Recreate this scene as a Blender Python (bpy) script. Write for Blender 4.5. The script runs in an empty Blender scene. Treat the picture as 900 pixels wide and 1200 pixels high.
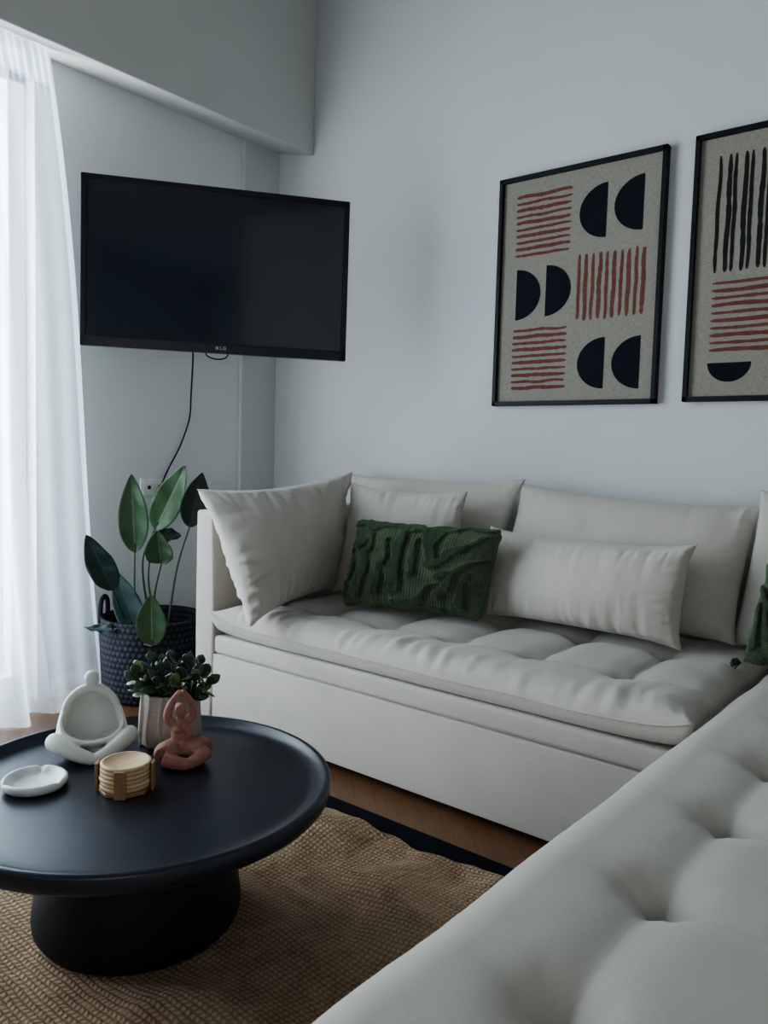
import bpy, bmesh, math, random
from mathutils import Vector, Matrix, noise
random.seed(7)
D = bpy.data
COL = bpy.context.scene.collection
PI = math.pi

# ------------------------------------------------------------------ camera
EYE = Vector((0.0, 0.0, 1.05))
FPX = 937.7                       # focal length in pixels of a 900 x 1200 frame
R3 = Matrix(((0.77476865, -0.06903215, 0.62846488),
             (0.63162363, 0.04045694, -0.77421885),
             (0.02802023, 0.99679376, 0.07494711)))   # camera axes in world

def at(x, y, ax, v):
    """point where the sight line of a photo position meets the plane axis=v"""
    r = R3 @ Vector((x - 450.0, 600.0 - y, -FPX))
    t = (v - EYE[ax]) / r[ax]
    return EYE + r * t

cam_d = D.cameras.new('camera')
cam_d.sensor_fit = 'VERTICAL'
cam_d.sensor_height = 24.0
cam_d.lens = 24.0 * FPX / 1200.0
cam_d.clip_start = 0.02
cam = D.objects.new('camera', cam_d)
COL.objects.link(cam)
cam.matrix_world = Matrix.Translation(EYE) @ R3.to_4x4()
bpy.context.scene.camera = cam

# ------------------------------------------------------------------ materials
class NT:
    def __init__(s, name):
        s.m = D.materials.new(name); s.m.use_nodes = True
        s.t = s.m.node_tree; s.n = s.t.nodes; s.l = s.t.links
        s.b = s.n['Principled BSDF']; s.out = s.n['Material Output']
    def add(s, typ, **kw):
        n = s.n.new(typ)
        for k, v in kw.items():
            if k.startswith('i_'):
                n.inputs[k[2:].replace('_', ' ')].default_value = v
            else: setattr(n, k, v)
        return n
    def link(s, a, b): s.l.new(a, b)
    def math(s, op, a, b=None, c=None):
        n = s.n.new('ShaderNodeMath'); n.operation = op
        for i, v in enumerate((a, b, c)):
            if v is None: continue
            if isinstance(v, (int, float)): n.inputs[i].default_value = v
            else: s.l.new(v, n.inputs[i])
        return n.outputs[0]
    def noise(s, scale, detail=3, rough=.5, vec=None, dist=0):
        n = s.add('ShaderNodeTexNoise'); n.inputs['Scale'].default_value = scale
        n.inputs['Detail'].default_value = detail; n.inputs['Roughness'].default_value = rough
        n.inputs['Distortion'].default_value = dist
        if vec is not None: s.link(vec, n.inputs['Vector'])
        return n.outputs['Fac']
    def obj(s):
        return s.add('ShaderNodeTexCoord').outputs['Object']
    def ramp(s, fac, stops):
        r = s.add('ShaderNodeValToRGB'); e = r.color_ramp.elements
        while len(e) < len(stops): e.new(.5)
        for el, (p, c) in zip(e, stops): el.position = p; el.color = (*c, 1)
        s.link(fac, r.inputs['Fac']); return r.outputs['Color']
    def bump(s, h, strength=.3, dist=.01, normal=None):
        b = s.add('ShaderNodeBump'); b.inputs['Strength'].default_value = strength
        b.inputs['Distance'].default_value = dist
        s.link(h, b.inputs['Height'])
        if normal is not None: s.link(normal, b.inputs['Normal'])
        s.link(b.outputs['Normal'], s.b.inputs['Normal'])
        return b.outputs['Normal']
    def base(s, c):
        if isinstance(c, tuple): s.b.inputs['Base Color'].default_value = (*c, 1)
        else: s.link(c, s.b.inputs['Base Color'])
    def rough(s, r): s.b.inputs['Roughness'].default_value = r
    def spec(s, r): s.b.inputs['Specular IOR Level'].default_value = r

def vary(c, k): return tuple(max(0, x * k) for x in c)

def simple(name, c, rough=.5, spec=.5, nscale=40, amt=.08, bstr=.05, bscale=200):
    t = NT(name); o = t.obj()
    t.base(t.ramp(t.noise(nscale, vec=o), [(.3, vary(c, 1 - amt)), (.7, vary(c, 1 + amt))]))
    t.rough(rough); t.spec(spec)
    if bstr: t.bump(t.noise(bscale, 2, vec=o), bstr, .002)
    return t.m

def fabric(name, c, weave=900, bs=.25, amt=.06, mott=6):
    t = NT(name); o = t.obj()
    big = t.noise(mott, 4, .6, o)
    fine = t.noise(weave * .35, 2, .7, o)
    mix = t.math('ADD', t.math('MULTIPLY', big, .5), t.math('MULTIPLY', fine, .5))
    t.base(t.ramp(mix, [(.35, vary(c, 1 - amt)), (.65, vary(c, 1 + amt))]))
    t.rough(.95); t.spec(.12)
    t.b.inputs['Sheen Weight'].default_value = .25
    t.b.inputs['Sheen Roughness'].default_value = .5
    sx = t.add('ShaderNodeSeparateXYZ'); t.link(o, sx.inputs[0])
    def thr(a):
        mpp = t.add('ShaderNodeMapping'); mpp.inputs['Scale'].default_value = a; t.link(o, mpp.inputs[0])
        return t.noise(1, 2, .6, mpp.outputs[0])
    h = t.math('ADD', thr((weave, weave * .25, weave)), thr((weave * .25, weave, weave * .6)))
    t.bump(h, bs, .0015)
    return t.m

M = {}
WALLC = (.63, .64, .63)
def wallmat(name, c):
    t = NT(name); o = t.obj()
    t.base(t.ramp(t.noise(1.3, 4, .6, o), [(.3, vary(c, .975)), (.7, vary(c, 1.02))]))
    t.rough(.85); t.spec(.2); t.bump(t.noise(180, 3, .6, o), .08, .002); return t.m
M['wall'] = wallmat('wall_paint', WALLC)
M['wall_lit'] = wallmat('lit_wall_paint', (.78, .79, .79))  # wall paint with extra light put into the colour, for the left wall
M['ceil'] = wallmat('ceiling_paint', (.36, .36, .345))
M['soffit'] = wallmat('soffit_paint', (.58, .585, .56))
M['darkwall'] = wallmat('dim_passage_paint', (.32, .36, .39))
M['trimwhite'] = simple('white_gloss_paint', (.88, .88, .86), .4, nscale=5, amt=.02, bstr=.02)
M['sofa'] = fabric('sofa_fabric', (.470, .436, .388))
M['sofa2'] = fabric('pillow_fabric', (.515, .476, .424))
M['black'] = simple('matt_black', (.009, .010, .013), .5, .25)
M['blackplastic'] = simple('black_plastic', (.008, .009, .012), .28, .5, bstr=0)
M['rubber'] = simple('cable_rubber', (.01, .01, .012), .6, .3, bstr=0)
M['steel'] = simple('dark_steel', (.05, .05, .055), .45, .5)

t = NT('table_lacquer'); o = t.obj()
t.base(t.ramp(t.noise(9, 5, .6, o), [(.3, (.010, .013, .022)), (.75, (.016, .020, .032))]))
t.spec(.5)
t.rough(.31)
M['table'] = t.m

t = NT('tv_glass'); t.base((.009, .013, .018)); t.rough(.09); t.spec(.9)
M['screen'] = t.m
t = NT('printed_silver'); t.base((.30, .32, .34)); t.rough(.5); M['silver'] = t.m

# parquet
t = NT('oak_parquet'); o = t.obj()
mp = t.add('ShaderNodeMapping'); mp.inputs['Rotation'].default_value = (0, 0, math.radians(45)); t.link(o, mp.inputs[0])
br = t.add('ShaderNodeTexBrick'); t.link(mp.outputs[0], br.inputs['Vector'])
br.inputs['Color1'].default_value = (.13, .066, .034, 1); br.inputs['Color2'].default_value = (.165, .082, .043, 1)
br.inputs['Mortar'].default_value = (.07, .036, .02, 1); br.inputs['Scale'].default_value = 1
br.inputs['Brick Width'].default_value = .30; br.inputs['Row Height'].default_value = .06; br.inputs['Mortar Size'].default_value = .0008
mp2 = t.add('ShaderNodeMapping'); mp2.inputs['Scale'].default_value = (4, 60, 1); t.link(mp.outputs[0], mp2.inputs[0])
gr = t.noise(1.5, 5, .6, mp2.outputs[0])
mx = t.add('ShaderNodeMix', data_type='RGBA', blend_type='MULTIPLY'); mx.inputs['Factor'].default_value = .6
t.link(br.outputs['Color'], mx.inputs['A']); t.link(t.ramp(gr, [(.3, (.55, .5, .45)), (.7, (1.1, 1.1, 1.1))]), mx.inputs['B'])
t.base(mx.outputs['Result']); t.rough(.33); t.spec(.4); t.bump(br.outputs['Fac'], -.2, .002); M['floor'] = t.m

# jute braid
t = NT('braided_jute'); o = t.obj()
wob = t.add('ShaderNodeMix', data_type='VECTOR'); wob.inputs['Factor'].default_value = .022
nz = t.add('ShaderNodeTexNoise'); nz.inputs['Scale'].default_value = 7; nz.inputs['Detail'].default_value = 3; t.link(o, nz.inputs['Vector'])
t.link(o, wob.inputs['A']); t.link(nz.outputs['Color'], wob.inputs['B'])
sx = t.add('ShaderNodeSeparateXYZ'); t.link(wob.outputs['Result'], sx.inputs[0])
v = t.math('MULTIPLY', sx.outputs[1], 1 / .0125)
pp = t.math('PINGPONG', v, 1.0)
u = t.math('ADD', t.math('MULTIPLY', sx.outputs[0], 1 / .013), t.math('MULTIPLY', pp, .30))
a = t.math('POWER', t.math('ABSOLUTE', t.math('SINE', t.math('MULTIPLY', v, PI))), .6)
b = t.math('POWER', t.math('ABSOLUTE', t.math('SINE', t.math('MULTIPLY', u, PI))), .6)
st = t.math('MULTIPLY', a, b)
fib = t.noise(300, 4, .75, o)
hh = t.math('ADD', st, t.math('MULTIPLY', fib, .75))
t.bump(hh, 1.0, .0065)
big = t.noise(4.2, 6, .75, o, .9)
mixf = t.math('ADD', t.math('MULTIPLY', hh, .30), t.math('MULTIPLY', big, .95))
t.base(t.ramp(mixf, [(.34, (.085, .050, .034)), (.54, (.25, .155, .098)), (.80, (.46, .32, .205)), (1.0, (.60, .45, .31))]))
t.rough(.95); t.spec(.15); M['jute'] = t.m
t = NT('black_rug_border'); o = t.obj()
t.base((.006, .007, .011)); t.rough(.95); t.spec(.1)
t.bump(t.noise(300, 3, .7, o), .6, .004); M['rugblack'] = t.m

# linen
t = NT('natural_linen'); o = t.obj()
sx = t.add('ShaderNodeSeparateXYZ'); t.link(o, sx.inputs[0])
def thread(sc1, sc2):
    mp = t.add('ShaderNodeMapping'); mp.inputs['Scale'].default_value = (sc1, 1, sc2); t.link(o, mp.inputs[0])
    return t.noise(1, 3, .7, mp.outputs[0])
w = t.math('ADD', thread(60, 700), thread(700, 60))
t.base(t.ramp(t.math('MULTIPLY', w, .5), [(.33, (.17, .152, .125)), (.5, (.29, .265, .225)), (.68, (.42, .39, .34))]))
t.rough(.9); t.spec(.1); t.bump(w, .3, .001); M['linen'] = t.m
M['ink_red'] = simple('rust_red_print', (.17, .064, .052), .9, .1, 60, .15)
M['ink_black'] = simple('black_print', (.009, .011, .018), .8, .15, 60, .15)
M['ink_char'] = simple('charcoal_print', (.022, .022, .02), .85, .15, 60, .15)

# green textile
t = NT('green_tufted_pile'); o = t.obj()
at_ = t.add('ShaderNodeAttribute', attribute_name='pile')
uv = t.add('ShaderNodeUVMap').outputs['UV']
sx = t.add('ShaderNodeSeparateXYZ'); t.link(uv, sx.inputs[0])
rows = t.math('ABSOLUTE', t.math('SINE', t.math('MULTIPLY', sx.outputs[0], PI * 62)))
cols = t.math('ABSOLUTE', t.math('SINE', t.math('MULTIPLY', sx.outputs[1], PI * 58)))
loops = t.math('MULTIPLY', rows, t.math('ADD', t.math('MULTIPLY', cols, .7), .3))
fuzz = t.noise(500, 3, .8, o)
loopmask = t.math('SUBTRACT', 1.0, at_.outputs['Fac'])
hh = t.math('ADD', t.math('MULTIPLY', loops, t.math('MULTIPLY', loopmask, .9)), t.math('MULTIPLY', fuzz, .8))
t.bump(hh, .9, .006)
f = t.math('ADD', t.math('MULTIPLY', hh, .3), t.math('MULTIPLY', t.noise(14, 4, .6, o), .5))
f = t.math('SUBTRACT', f, t.math('MULTIPLY', at_.outputs['Fac'], .10))
t.base(t.ramp(f, [(.12, (.016, .022, .013)), (.42, (.056, .072, .044)), (.75, (.18, .21, .13))]))
t.rough(1); t.spec(.1); t.b.inputs['Sheen Weight'].default_value = .35
t.b.inputs['Sheen Tint'].default_value = (.5, .8, .5, 1); M['green'] = t.m

# sheer curtain
t = NT('sheer_voile'); o = t.obj()
t.n.remove(t.b)
tr = t.add('ShaderNodeBsdfTransparent'); tl = t.add('ShaderNodeBsdfTranslucent'); df = t.add('ShaderNodeBsdfDiffuse')
tl.inputs[0].default_value = (.72, .84, .92, 1); df.inputs[0].default_value = (.82, .84, .86, 1)
m1 = t.add('ShaderNodeMixShader'); m1.inputs[0].default_value = .4
t.link(tl.outputs[0], m1.inputs[1]); t.link(df.outputs[0], m1.inputs[2])
m2 = t.add('ShaderNodeMixShader')
at_ = t.add('ShaderNodeAttribute', attribute_name='dense')
th = t.noise(900, 2, .6, o)
t.link(t.math('ADD', t.math('ADD', .20, t.math('MULTIPLY', th, .14)), t.math('MULTIPLY', at_.outputs['Fac'], .55)), m2.inputs[0])
t.link(tr.outputs[0], m2.inputs[1]); t.link(m1.outputs[0], m2.inputs[2]); t.link(m2.outputs[0], t.out.inputs[0])
M['voile'] = t.m
t = NT('window_glass'); t.n.remove(t.b)
tr = t.add('ShaderNodeBsdfTransparent'); gl = t.add('ShaderNodeBsdfGlossy'); gl.inputs['Roughness'].default_value = .02
mm = t.add('ShaderNodeMixShader'); mm.inputs[0].default_value = .06
t.link(tr.outputs[0], mm.inputs[1]); t.link(gl.outputs[0], mm.inputs[2]); t.link(mm.outputs[0], t.out.inputs[0]); M['glass'] = t.m

# leaves
def leafmat(name, c, c2, rough=.35):
    t = NT(name); uv = t.add('ShaderNodeUVMap').outputs['UV']; o = t.obj()
    sx = t.add('ShaderNodeSeparateXYZ'); t.link(uv, sx.inputs[0])
    d = t.math('ABSOLUTE', t.math('SUBTRACT', sx.outputs[0], .5))
    vein = t.math('ABSOLUTE', t.math('SINE', t.math('MULTIPLY', t.math('SUBTRACT', sx.outputs[1], d), 75)))
    rib = t.ramp(d, [(.012, c2), (.03, c)])
    mx = t.add('ShaderNodeMix', data_type='RGBA', blend_type='MULTIPLY'); mx.inputs['Factor'].default_value = .5
    t.link(rib, mx.inputs['A']); t.link(t.ramp(t.math('ADD', t.math('MULTIPLY', vein, .3), t.noise(30, 4, .6, o)), [(.3, (.6, .6, .6)), (.9, (1.25, 1.25, 1.2))]), mx.inputs['B'])
    t.base(mx.outputs['Result']); t.rough(rough); t.spec(.4); t.bump(vein, .12, .002); return t.m
M['leaf'] = leafmat('glossy_leaf', (.062, .122, .062), (.18, .26, .15))
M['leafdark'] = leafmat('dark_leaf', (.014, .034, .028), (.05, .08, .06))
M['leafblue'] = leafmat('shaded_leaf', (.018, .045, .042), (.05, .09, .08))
M['jade'] = simple('jade_leaf', (.045, .075, .045), .32, .5, 60, .45, .1, 60)
M['jadelight'] = simple('jade_leaf_light', (.12, .17, .05), .32, .5, 60, .3, .1, 60)
M['stem'] = simple('plant_stem', (.03, .055, .03), .5, .4, 30, .2)
M['twig'] = simple('jade_twig', (.07, .055, .035), .7, .3, 60, .3)
M['soil'] = simple('soil', (.02, .014, .01), .95, .1, 120, .5, .8, 120)
t = NT('basket_weave'); uv = t.add('ShaderNodeUVMap').outputs['UV']; o = t.obj()
sx = t.add('ShaderNodeSeparateXYZ'); t.link(uv, sx.inputs[0])
row = t.math('MULTIPLY', sx.outputs[1], 34)
rf = t.math('FLOOR', row)
rr = t.math('ABSOLUTE', t.math('SINE', t.math('MULTIPLY', row, PI)))
cc = t.math('ABSOLUTE', t.math('SINE', t.math('ADD', t.math('MULTIPLY', sx.outputs[0], PI * 56), t.math('MULTIPLY', rf, PI / 2))))
h = t.math('MULTIPLY', rr, t.math('ADD', t.math('MULTIPLY', cc, .8), .2))
t.bump(t.math('ADD', h, t.math('MULTIPLY', t.noise(300, 2, .6, o), .3)), .7, .006)
t.base(t.ramp(h, [(.1, (.008, .010, .016)), (.8, (.034, .038, .055))])); t.rough(.75); t.spec(.3); M['basket'] = t.m
M['pot'] = simple('stoneware_beige', (.42, .36, .31), .5, .4, 90, .12, .15, 250)
M['potlight'] = simple('stoneware_pale', (.52, .46, .40), .5, .4, 90, .1, .15, 250)
M['ceramic'] = simple('matt_white_ceramic', (.66, .67, .62), .42, .4, 30, .03, .05, 300)
M['marble'] = simple('pale_marble', (.62, .66, .64), .3, .5, 25, .10, .02, 100)
M['terra'] = simple('terracotta', (.34, .17, .13), .7, .3, 70, .18, .25, 260)
def woodmat(name, c):
    t = NT(name); o = t.obj()
    mp = t.add('ShaderNodeMapping'); mp.inputs['Scale'].default_value = (6, 60, 20); t.link(o, mp.inputs[0])
    t.base(t.ramp(t.noise(3, 4, .6, mp.outputs[0], .5), [(.3, vary(c, .8)), (.7, vary(c, 1.15))]))
    t.rough(.5); t.spec(.35); return t.m
M['bamboo'] = woodmat('pale_bamboo', (.58, .41, .25))
M['bamboodark'] = woodmat('bamboo_slats', (.30, .175, .095))
M['outside'] = simple('outdoor_render', (.7, .75, .8), .9, .1)

# ------------------------------------------------------------------ mesh helpers
def link(name, bm_or_me, mat=None, parent=None, smooth=True):
    if isinstance(bm_or_me, bmesh.types.BMesh):
        me = D.meshes.new(name); bm_or_me.to_mesh(me); bm_or_me.free()
    else: me = bm_or_me
    if mat is not None:
        for m in (mat if isinstance(mat, (list, tuple)) else [mat]): me.materials.append(m)
    if smooth:
        for p in me.polygons: p.use_smooth = True
    o = D.objects.new(name, me); COL.objects.link(o)
    if parent: o.parent = parent
    return o

def tag(o, label=None, cat=None, group=None, kind=None):
    if label: o['label'] = label
    if cat: o['category'] = cat
    if group: o['group'] = group
    if kind: o['kind'] = kind
    return o

def empty(name, loc, label, cat, rz=0, group=None):
    o = D.objects.new(name, None); COL.objects.link(o)
    o.empty_display_size = .1; o.location = loc; o.rotation_euler = (0, 0, rz)
    return tag(o, label, cat, group)

def box(bm, lo, hi, bev=0, seg=2, mi=0):
    lo = Vector(lo); hi = Vector(hi); c = (lo + hi) / 2; s = hi - lo
    r = bmesh.ops.create_cube(bm, size=1, matrix=Matrix.Translation(c) @ Matrix.Diagonal((*s, 1)))
    vs = r['verts']
    fs = list({f for v in vs for f in v.link_faces})
    for f in fs: f.material_index = mi
    if bev:
        es = list({e for v in vs for e in v.link_edges})
        bmesh.ops.bevel(bm, geom=es, offset=bev, segments=seg, profile=.5, affect='EDGES')
    return bm

def boxo(name, lo, hi, mat, parent=None, bev=0, seg=2, off=None):
    bm = bmesh.new(); box(bm, lo, hi, bev, seg)
    if off is not None: bmesh.ops.translate(bm, verts=bm.verts, vec=-Vector(off))
    return link(name, bm, mat, parent, smooth=False if bev < .003 else True)

def struct(o): o['kind'] = 'structure'; return o

def lathe(bm, prof, n=64, mod=None, uvs=True, close=False, c=(0, 0, 0), mi=0):
    rings = []
    L = [0]
    for a, b in zip(prof, prof[1:]): L.append(L[-1] + math.dist(a, b))
    for k, (r, z) in enumerate(prof):
        ring = []
        for i in range(n):
            a = 2 * PI * i / n
            rr = r if mod is None else mod(r, z, a)
            ring.append(bm.verts.new((c[0] + rr * math.cos(a), c[1] + rr * math.sin(a), c[2] + z)))
        rings.append(ring)
    uvl = bm.loops.layers.uv.verify()
    for k in range(len(rings) - 1):
        for i in range(n):
            j = (i + 1) % n
            f = bm.faces.new((rings[k][i], rings[k][j], rings[k + 1][j], rings[k + 1][i])); f.material_index = mi
            for lp, (u, v) in zip(f.loops, ((i / n, L[k] / L[-1]), ((i + 1) / n, L[k] / L[-1]), ((i + 1) / n, L[k + 1] / L[-1]), (i / n, L[k + 1] / L[-1]))):
                lp[uvl].uv = (u, v)
    for ring in (rings[0], rings[-1]):
        if (ring[0].co - ring[n // 2].co).length > 1e-4:
            try: bm.faces.new(ring if ring is rings[-1] else ring[::-1])
            except ValueError: pass
    bmesh.ops.recalc_face_normals(bm, faces=bm.faces)
    return bm

def spline(pts, n):
    pts = [Vector(p) for p in pts]
    if len(pts) == 2: return [pts[0].lerp(pts[1], i / n) for i in range(n + 1)]
    P = [pts[0] * 2 - pts[1]] + pts + [pts[-1] * 2 - pts[-2]]
    out = []
    m = len(pts) - 1
    for i in range(n + 1):
        x = i / n * m; k = min(int(x), m - 1); u = x - k
        a, b, c, d = P[k:k + 4]
        out.append(.5 * ((2 * b) + (-a + c) * u + (2 * a - 5 * b + 4 * c - d) * u * u + (-a + 3 * b - 3 * c + d) * u ** 3))
    return out

def tube(bm, pts, rad, seg=10, closed=False, mi=0):
    """rad: number or list matched to pts"""
    n = len(pts); rings = []
    R = [rad] * n if isinstance(rad, (int, float)) else [rad[0] + 0 * i for i in range(n)]
    if not isinstance(rad, (int, float)):
        R = []
        for i in range(n):
            x = i / (n - 1) * (len(rad) - 1); k = min(int(x), len(rad) - 2); R.append(rad[k] + (rad[k + 1] - rad[k]) * (x - k))
    prev = None
    for i, p in enumerate(pts):
        if closed: d = pts[(i + 1) % n] - pts[i - 1]
        else: d = pts[min(i + 1, n - 1)] - pts[max(i - 1, 0)]
        d.normalize()
        if prev is None:
            up = Vector((0, 0, 1)) if abs(d.z) < .9 else Vector((1, 0, 0)); x = d.cross(up).normalized()
        else: x = (prev - d * prev.dot(d)).normalized()
        prev = x; y = d.cross(x)
        rings.append([bm.verts.new(p + (x * math.cos(2 * PI * k / seg) + y * math.sin(2 * PI * k / seg)) * R[i]) for k in range(seg)])
    rng = range(n) if closed else range(n - 1)
    for i in rng:
        a, b = rings[i], rings[(i + 1) % n]
        for k in range(seg):
            f = bm.faces.new((a[k], a[(k + 1) % seg], b[(k + 1) % seg], b[k])); f.material_index = mi
    if not closed:
        bm.faces.new(rings[0][::-1]); bm.faces.new(rings[-1])
    return bm

def ell(bm, c, r, rot=None, seg=20):
    m = Matrix.Translation(c) @ (rot.to_4x4() if rot is not None else Matrix()) @ Matrix.Diagonal((r[0], r[1], r[2], 1))
    bmesh.ops.create_uvsphere(bm, u_segments=seg, v_segments=seg // 2 + 2, radius=1, matrix=m)

def ssgn(x): return (x > 0) - (x < 0)

def puff(name, cs, T, mat, parent=None, nu=70, nv=50, pinch=.05, wr=.006, seed=0, tb=None, pw=.5, pile=None, droop=0, freq=26, soft=.007, ear=3.0, rnd=0):
    """a stuffed cushion between four world corners BL BR TR TL; both faces meet in a seam"""
    BL, BR, TR, TL = [Vector(c) for c in cs]
    n = ((BR - BL) + (TR - TL)).cross((TL - BL) + (TR - BR)).normalized()
    Wd = ((BR - BL).length + (TR - TL).length) / 2; Hd = ((TL - BL).length + (TR - BR).length) / 2
    cen = (BL + BR + TR + TL) / 4
    tb = T if tb is None else tb
    bm = bmesh.new(); uvl = bm.loops.layers.uv.verify(); pl = bm.verts.layers.float.new('pile')
    def ease(a): return .55 * a + .45 * math.sin(a * PI / 2)
    grid = {}
    for side in (1, -1):
        for i in range(nu + 1):
            for j in range(nv + 1):
                edge = i in (0, nu) or j in (0, nv)
                if side == -1 and edge: grid[(-1, i, j)] = grid[(1, i, j)]; continue
                s = ease(2 * i / nu - 1); t = ease(2 * j / nv - 1)
                pm = pinch * min(Wd, Hd) / 2
                se = s * (1 - pm / (Wd / 2) * (1 - abs(t) ** ear)); te = t * (1 - pm / (Hd / 2) * (1 - abs(s) ** ear))
                if rnd:
                    cc = (abs(s) * abs(t)) ** 6; se *= 1 - rnd * cc; te *= 1 - rnd * cc
                a, b = (se + 1) / 2, (te + 1) / 2
                p = BL * (1 - a) * (1 - b) + BR * a * (1 - b) + TR * a * b + TL * (1 - a) * b
                ex, ey = (1 - abs(s)) * Wd / 2, (1 - abs(t)) * Hd / 2
                h = max(0, (1 - s * s)) ** pw * max(0, (1 - t * t)) ** pw
                # gentle sag: fuller towards the bottom
                h *= 1 - droop * t * .5
                hgt = (T if side > 0 else tb) * h
                q = Vector((s * Wd / 2, t * Hd / 2, side * .7 + seed)) * 1.0
                hgt += soft * noise.noise(q * 7) * h
                for e, along in ((ex, t * Hd / 2), (ey, s * Wd / 2)):
                    k = noise.noise(Vector((along * freq, e * 5, seed * 3.1 + ssgn(s if along == t else t) * 2)))
                    k2 = noise.noise(Vector((along * freq * 2.3, e * 8, seed * 1.7 + 9)))
                    kk = (1 - abs(k) * 2.2) * .8 + .6 * k2
                    hgt += wr * kk * math.exp(-e / .065) * min(1, e / .02) * (.35 + .65 * max(0, noise.noise(Vector((along * 4, seed, 2))) + .5))
                pv = 0
                if pile and side > 0:
                    pv = pile(s, t, h); hgt += pv * .016 * min(1, h * 3)
                p = p + n * (side * hgt)
                if pile:
                    fz = .010 * noise.noise(Vector((s * 5, t * 4, seed))) + .004 * noise.noise(Vector((s * 21, t * 15, seed)))
                    p += (BR - BL).normalized() * ssgn(s) * abs(s) ** 9 * fz + (TL - BL).normalized() * ssgn(t) * abs(t) ** 9 * fz
                if edge: p += n * wr * .6 * noise.noise(Vector((s * 9 * Wd, t * 9 * Hd, seed)))
                vv = bm.verts.new(p - cen); vv[pl] = pv; grid[(side, i, j)] = vv
    for side in (1, -1):
        for i in range(nu):
            for j in range(nv):
                vs = [grid[(side, i, j)], grid[(side, i + 1, j)], grid[(side, i + 1, j + 1)], grid[(side, i, j + 1)]]
                uvq = [(i / nu, j / nv), ((i + 1) / nu, j / nv), ((i + 1) / nu, (j + 1) / nv), (i / nu, (j + 1) / nv)]
                if side < 0: vs.reverse(); uvq.reverse()
                try: f = bm.faces.new(vs)
                except ValueError: continue
                for lp, w in zip(f.loops, uvq): lp[uvl].uv = w
    o = link(name, bm, mat, parent); o.location = cen
    return o

def seamline(cs, name, parent, mat, r=.003, pinch=.05):
    pass

# ------------------------------------------------------------------ room shell
XL, XR, YB, YW, ZC = -3.09, 1.75, -2.6, 2.86, 3.35
struct(boxo('floor', (XL - .3, YB - .2, -.12), (XR + .2, YW + .2, 0), M['floor']))
struct(boxo('ceiling', (XL - .3, YB - .2, ZC), (XR + .2, YW + .2, ZC + .12), M['ceil']))
struct(boxo('wall_back', (XL - .3, YW, 0), (XR + .2, YW + .15, ZC), M['wall']))
bm = bmesh.new(); box(bm, (XR, -.62, 0), (XR + .15, YW, ZC))
struct(link('wall_right', bm, M['wall'], smooth=False))
# unseen passage beyond the wall's end, added dim for the screen to reflect
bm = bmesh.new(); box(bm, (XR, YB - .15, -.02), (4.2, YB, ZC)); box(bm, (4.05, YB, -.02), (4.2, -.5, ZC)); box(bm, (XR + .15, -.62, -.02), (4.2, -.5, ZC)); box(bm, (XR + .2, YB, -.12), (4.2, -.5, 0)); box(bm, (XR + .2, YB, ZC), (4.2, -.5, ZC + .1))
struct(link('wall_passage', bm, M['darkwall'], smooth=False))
bm = bmesh.new()     # wall behind the viewer with a dark doorway
DY0, DY1 = -1.55, -.55
box(bm, (XL, YB - .15, 0), (DY0, YB, ZC)); box(bm, (DY1, YB - .15, 0), (XR, YB, ZC)); box(bm, (DY0, YB - .15, 2.3), (DY1, YB, ZC))
struct(link('wall_front', bm, M['wall'], smooth=False))
WY0, WY1, WZ = -.7, 1.60, 2.50
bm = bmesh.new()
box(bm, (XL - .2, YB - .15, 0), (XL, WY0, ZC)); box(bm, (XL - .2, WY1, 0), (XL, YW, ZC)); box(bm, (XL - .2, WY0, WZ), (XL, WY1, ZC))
struct(link('wall_left', bm, M['wall_lit'], smooth=False))
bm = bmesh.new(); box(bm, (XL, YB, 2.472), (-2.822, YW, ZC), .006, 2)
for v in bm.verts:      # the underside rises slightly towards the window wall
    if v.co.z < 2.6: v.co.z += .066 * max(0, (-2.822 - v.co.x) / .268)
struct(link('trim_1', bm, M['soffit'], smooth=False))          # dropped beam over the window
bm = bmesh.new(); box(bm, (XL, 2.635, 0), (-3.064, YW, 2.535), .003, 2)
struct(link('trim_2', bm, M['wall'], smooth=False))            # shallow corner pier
struct(boxo('baseboard_left', (XL, WY1 + .06, 0), (XL + .014, 2.635, .08), M['trimwhite'], bev=.003))
struct(boxo('baseboard_back', (-3.06, YW - .014, 0), (XR, YW, .08), M['trimwhite'], bev=.003))
# glazed door behind the curtain
fr = bmesh.new()
for lo, hi in (((XL - .14, WY0, .0), (XL - .07, WY0 + .07, WZ)), ((XL - .14, WY1 - .07, 0), (XL - .07, WY1, WZ)),
               ((XL - .14, WY0, WZ - .07), (XL - .07, WY1, WZ)), ((XL - .14, WY0, 0), (XL - .07, WY1, .1)),
               ((XL - .14, .40, 0), (XL - .07, .50, WZ))):
    box(fr, lo, hi, .006)
wf = struct(link('window_1', fr, M['trimwhite'], smooth=False))
g = boxo('window_pane', (XL - .108, WY0 + .07, .1), (XL - .102, WY1 - .07, WZ - .07), M['glass'], wf)
struct(boxo('door_1', (DY0, YB - .7, 0), (DY1, YB - .66, 2.3), M['steel']))   # dark door leaf beyond the doorway

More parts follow.
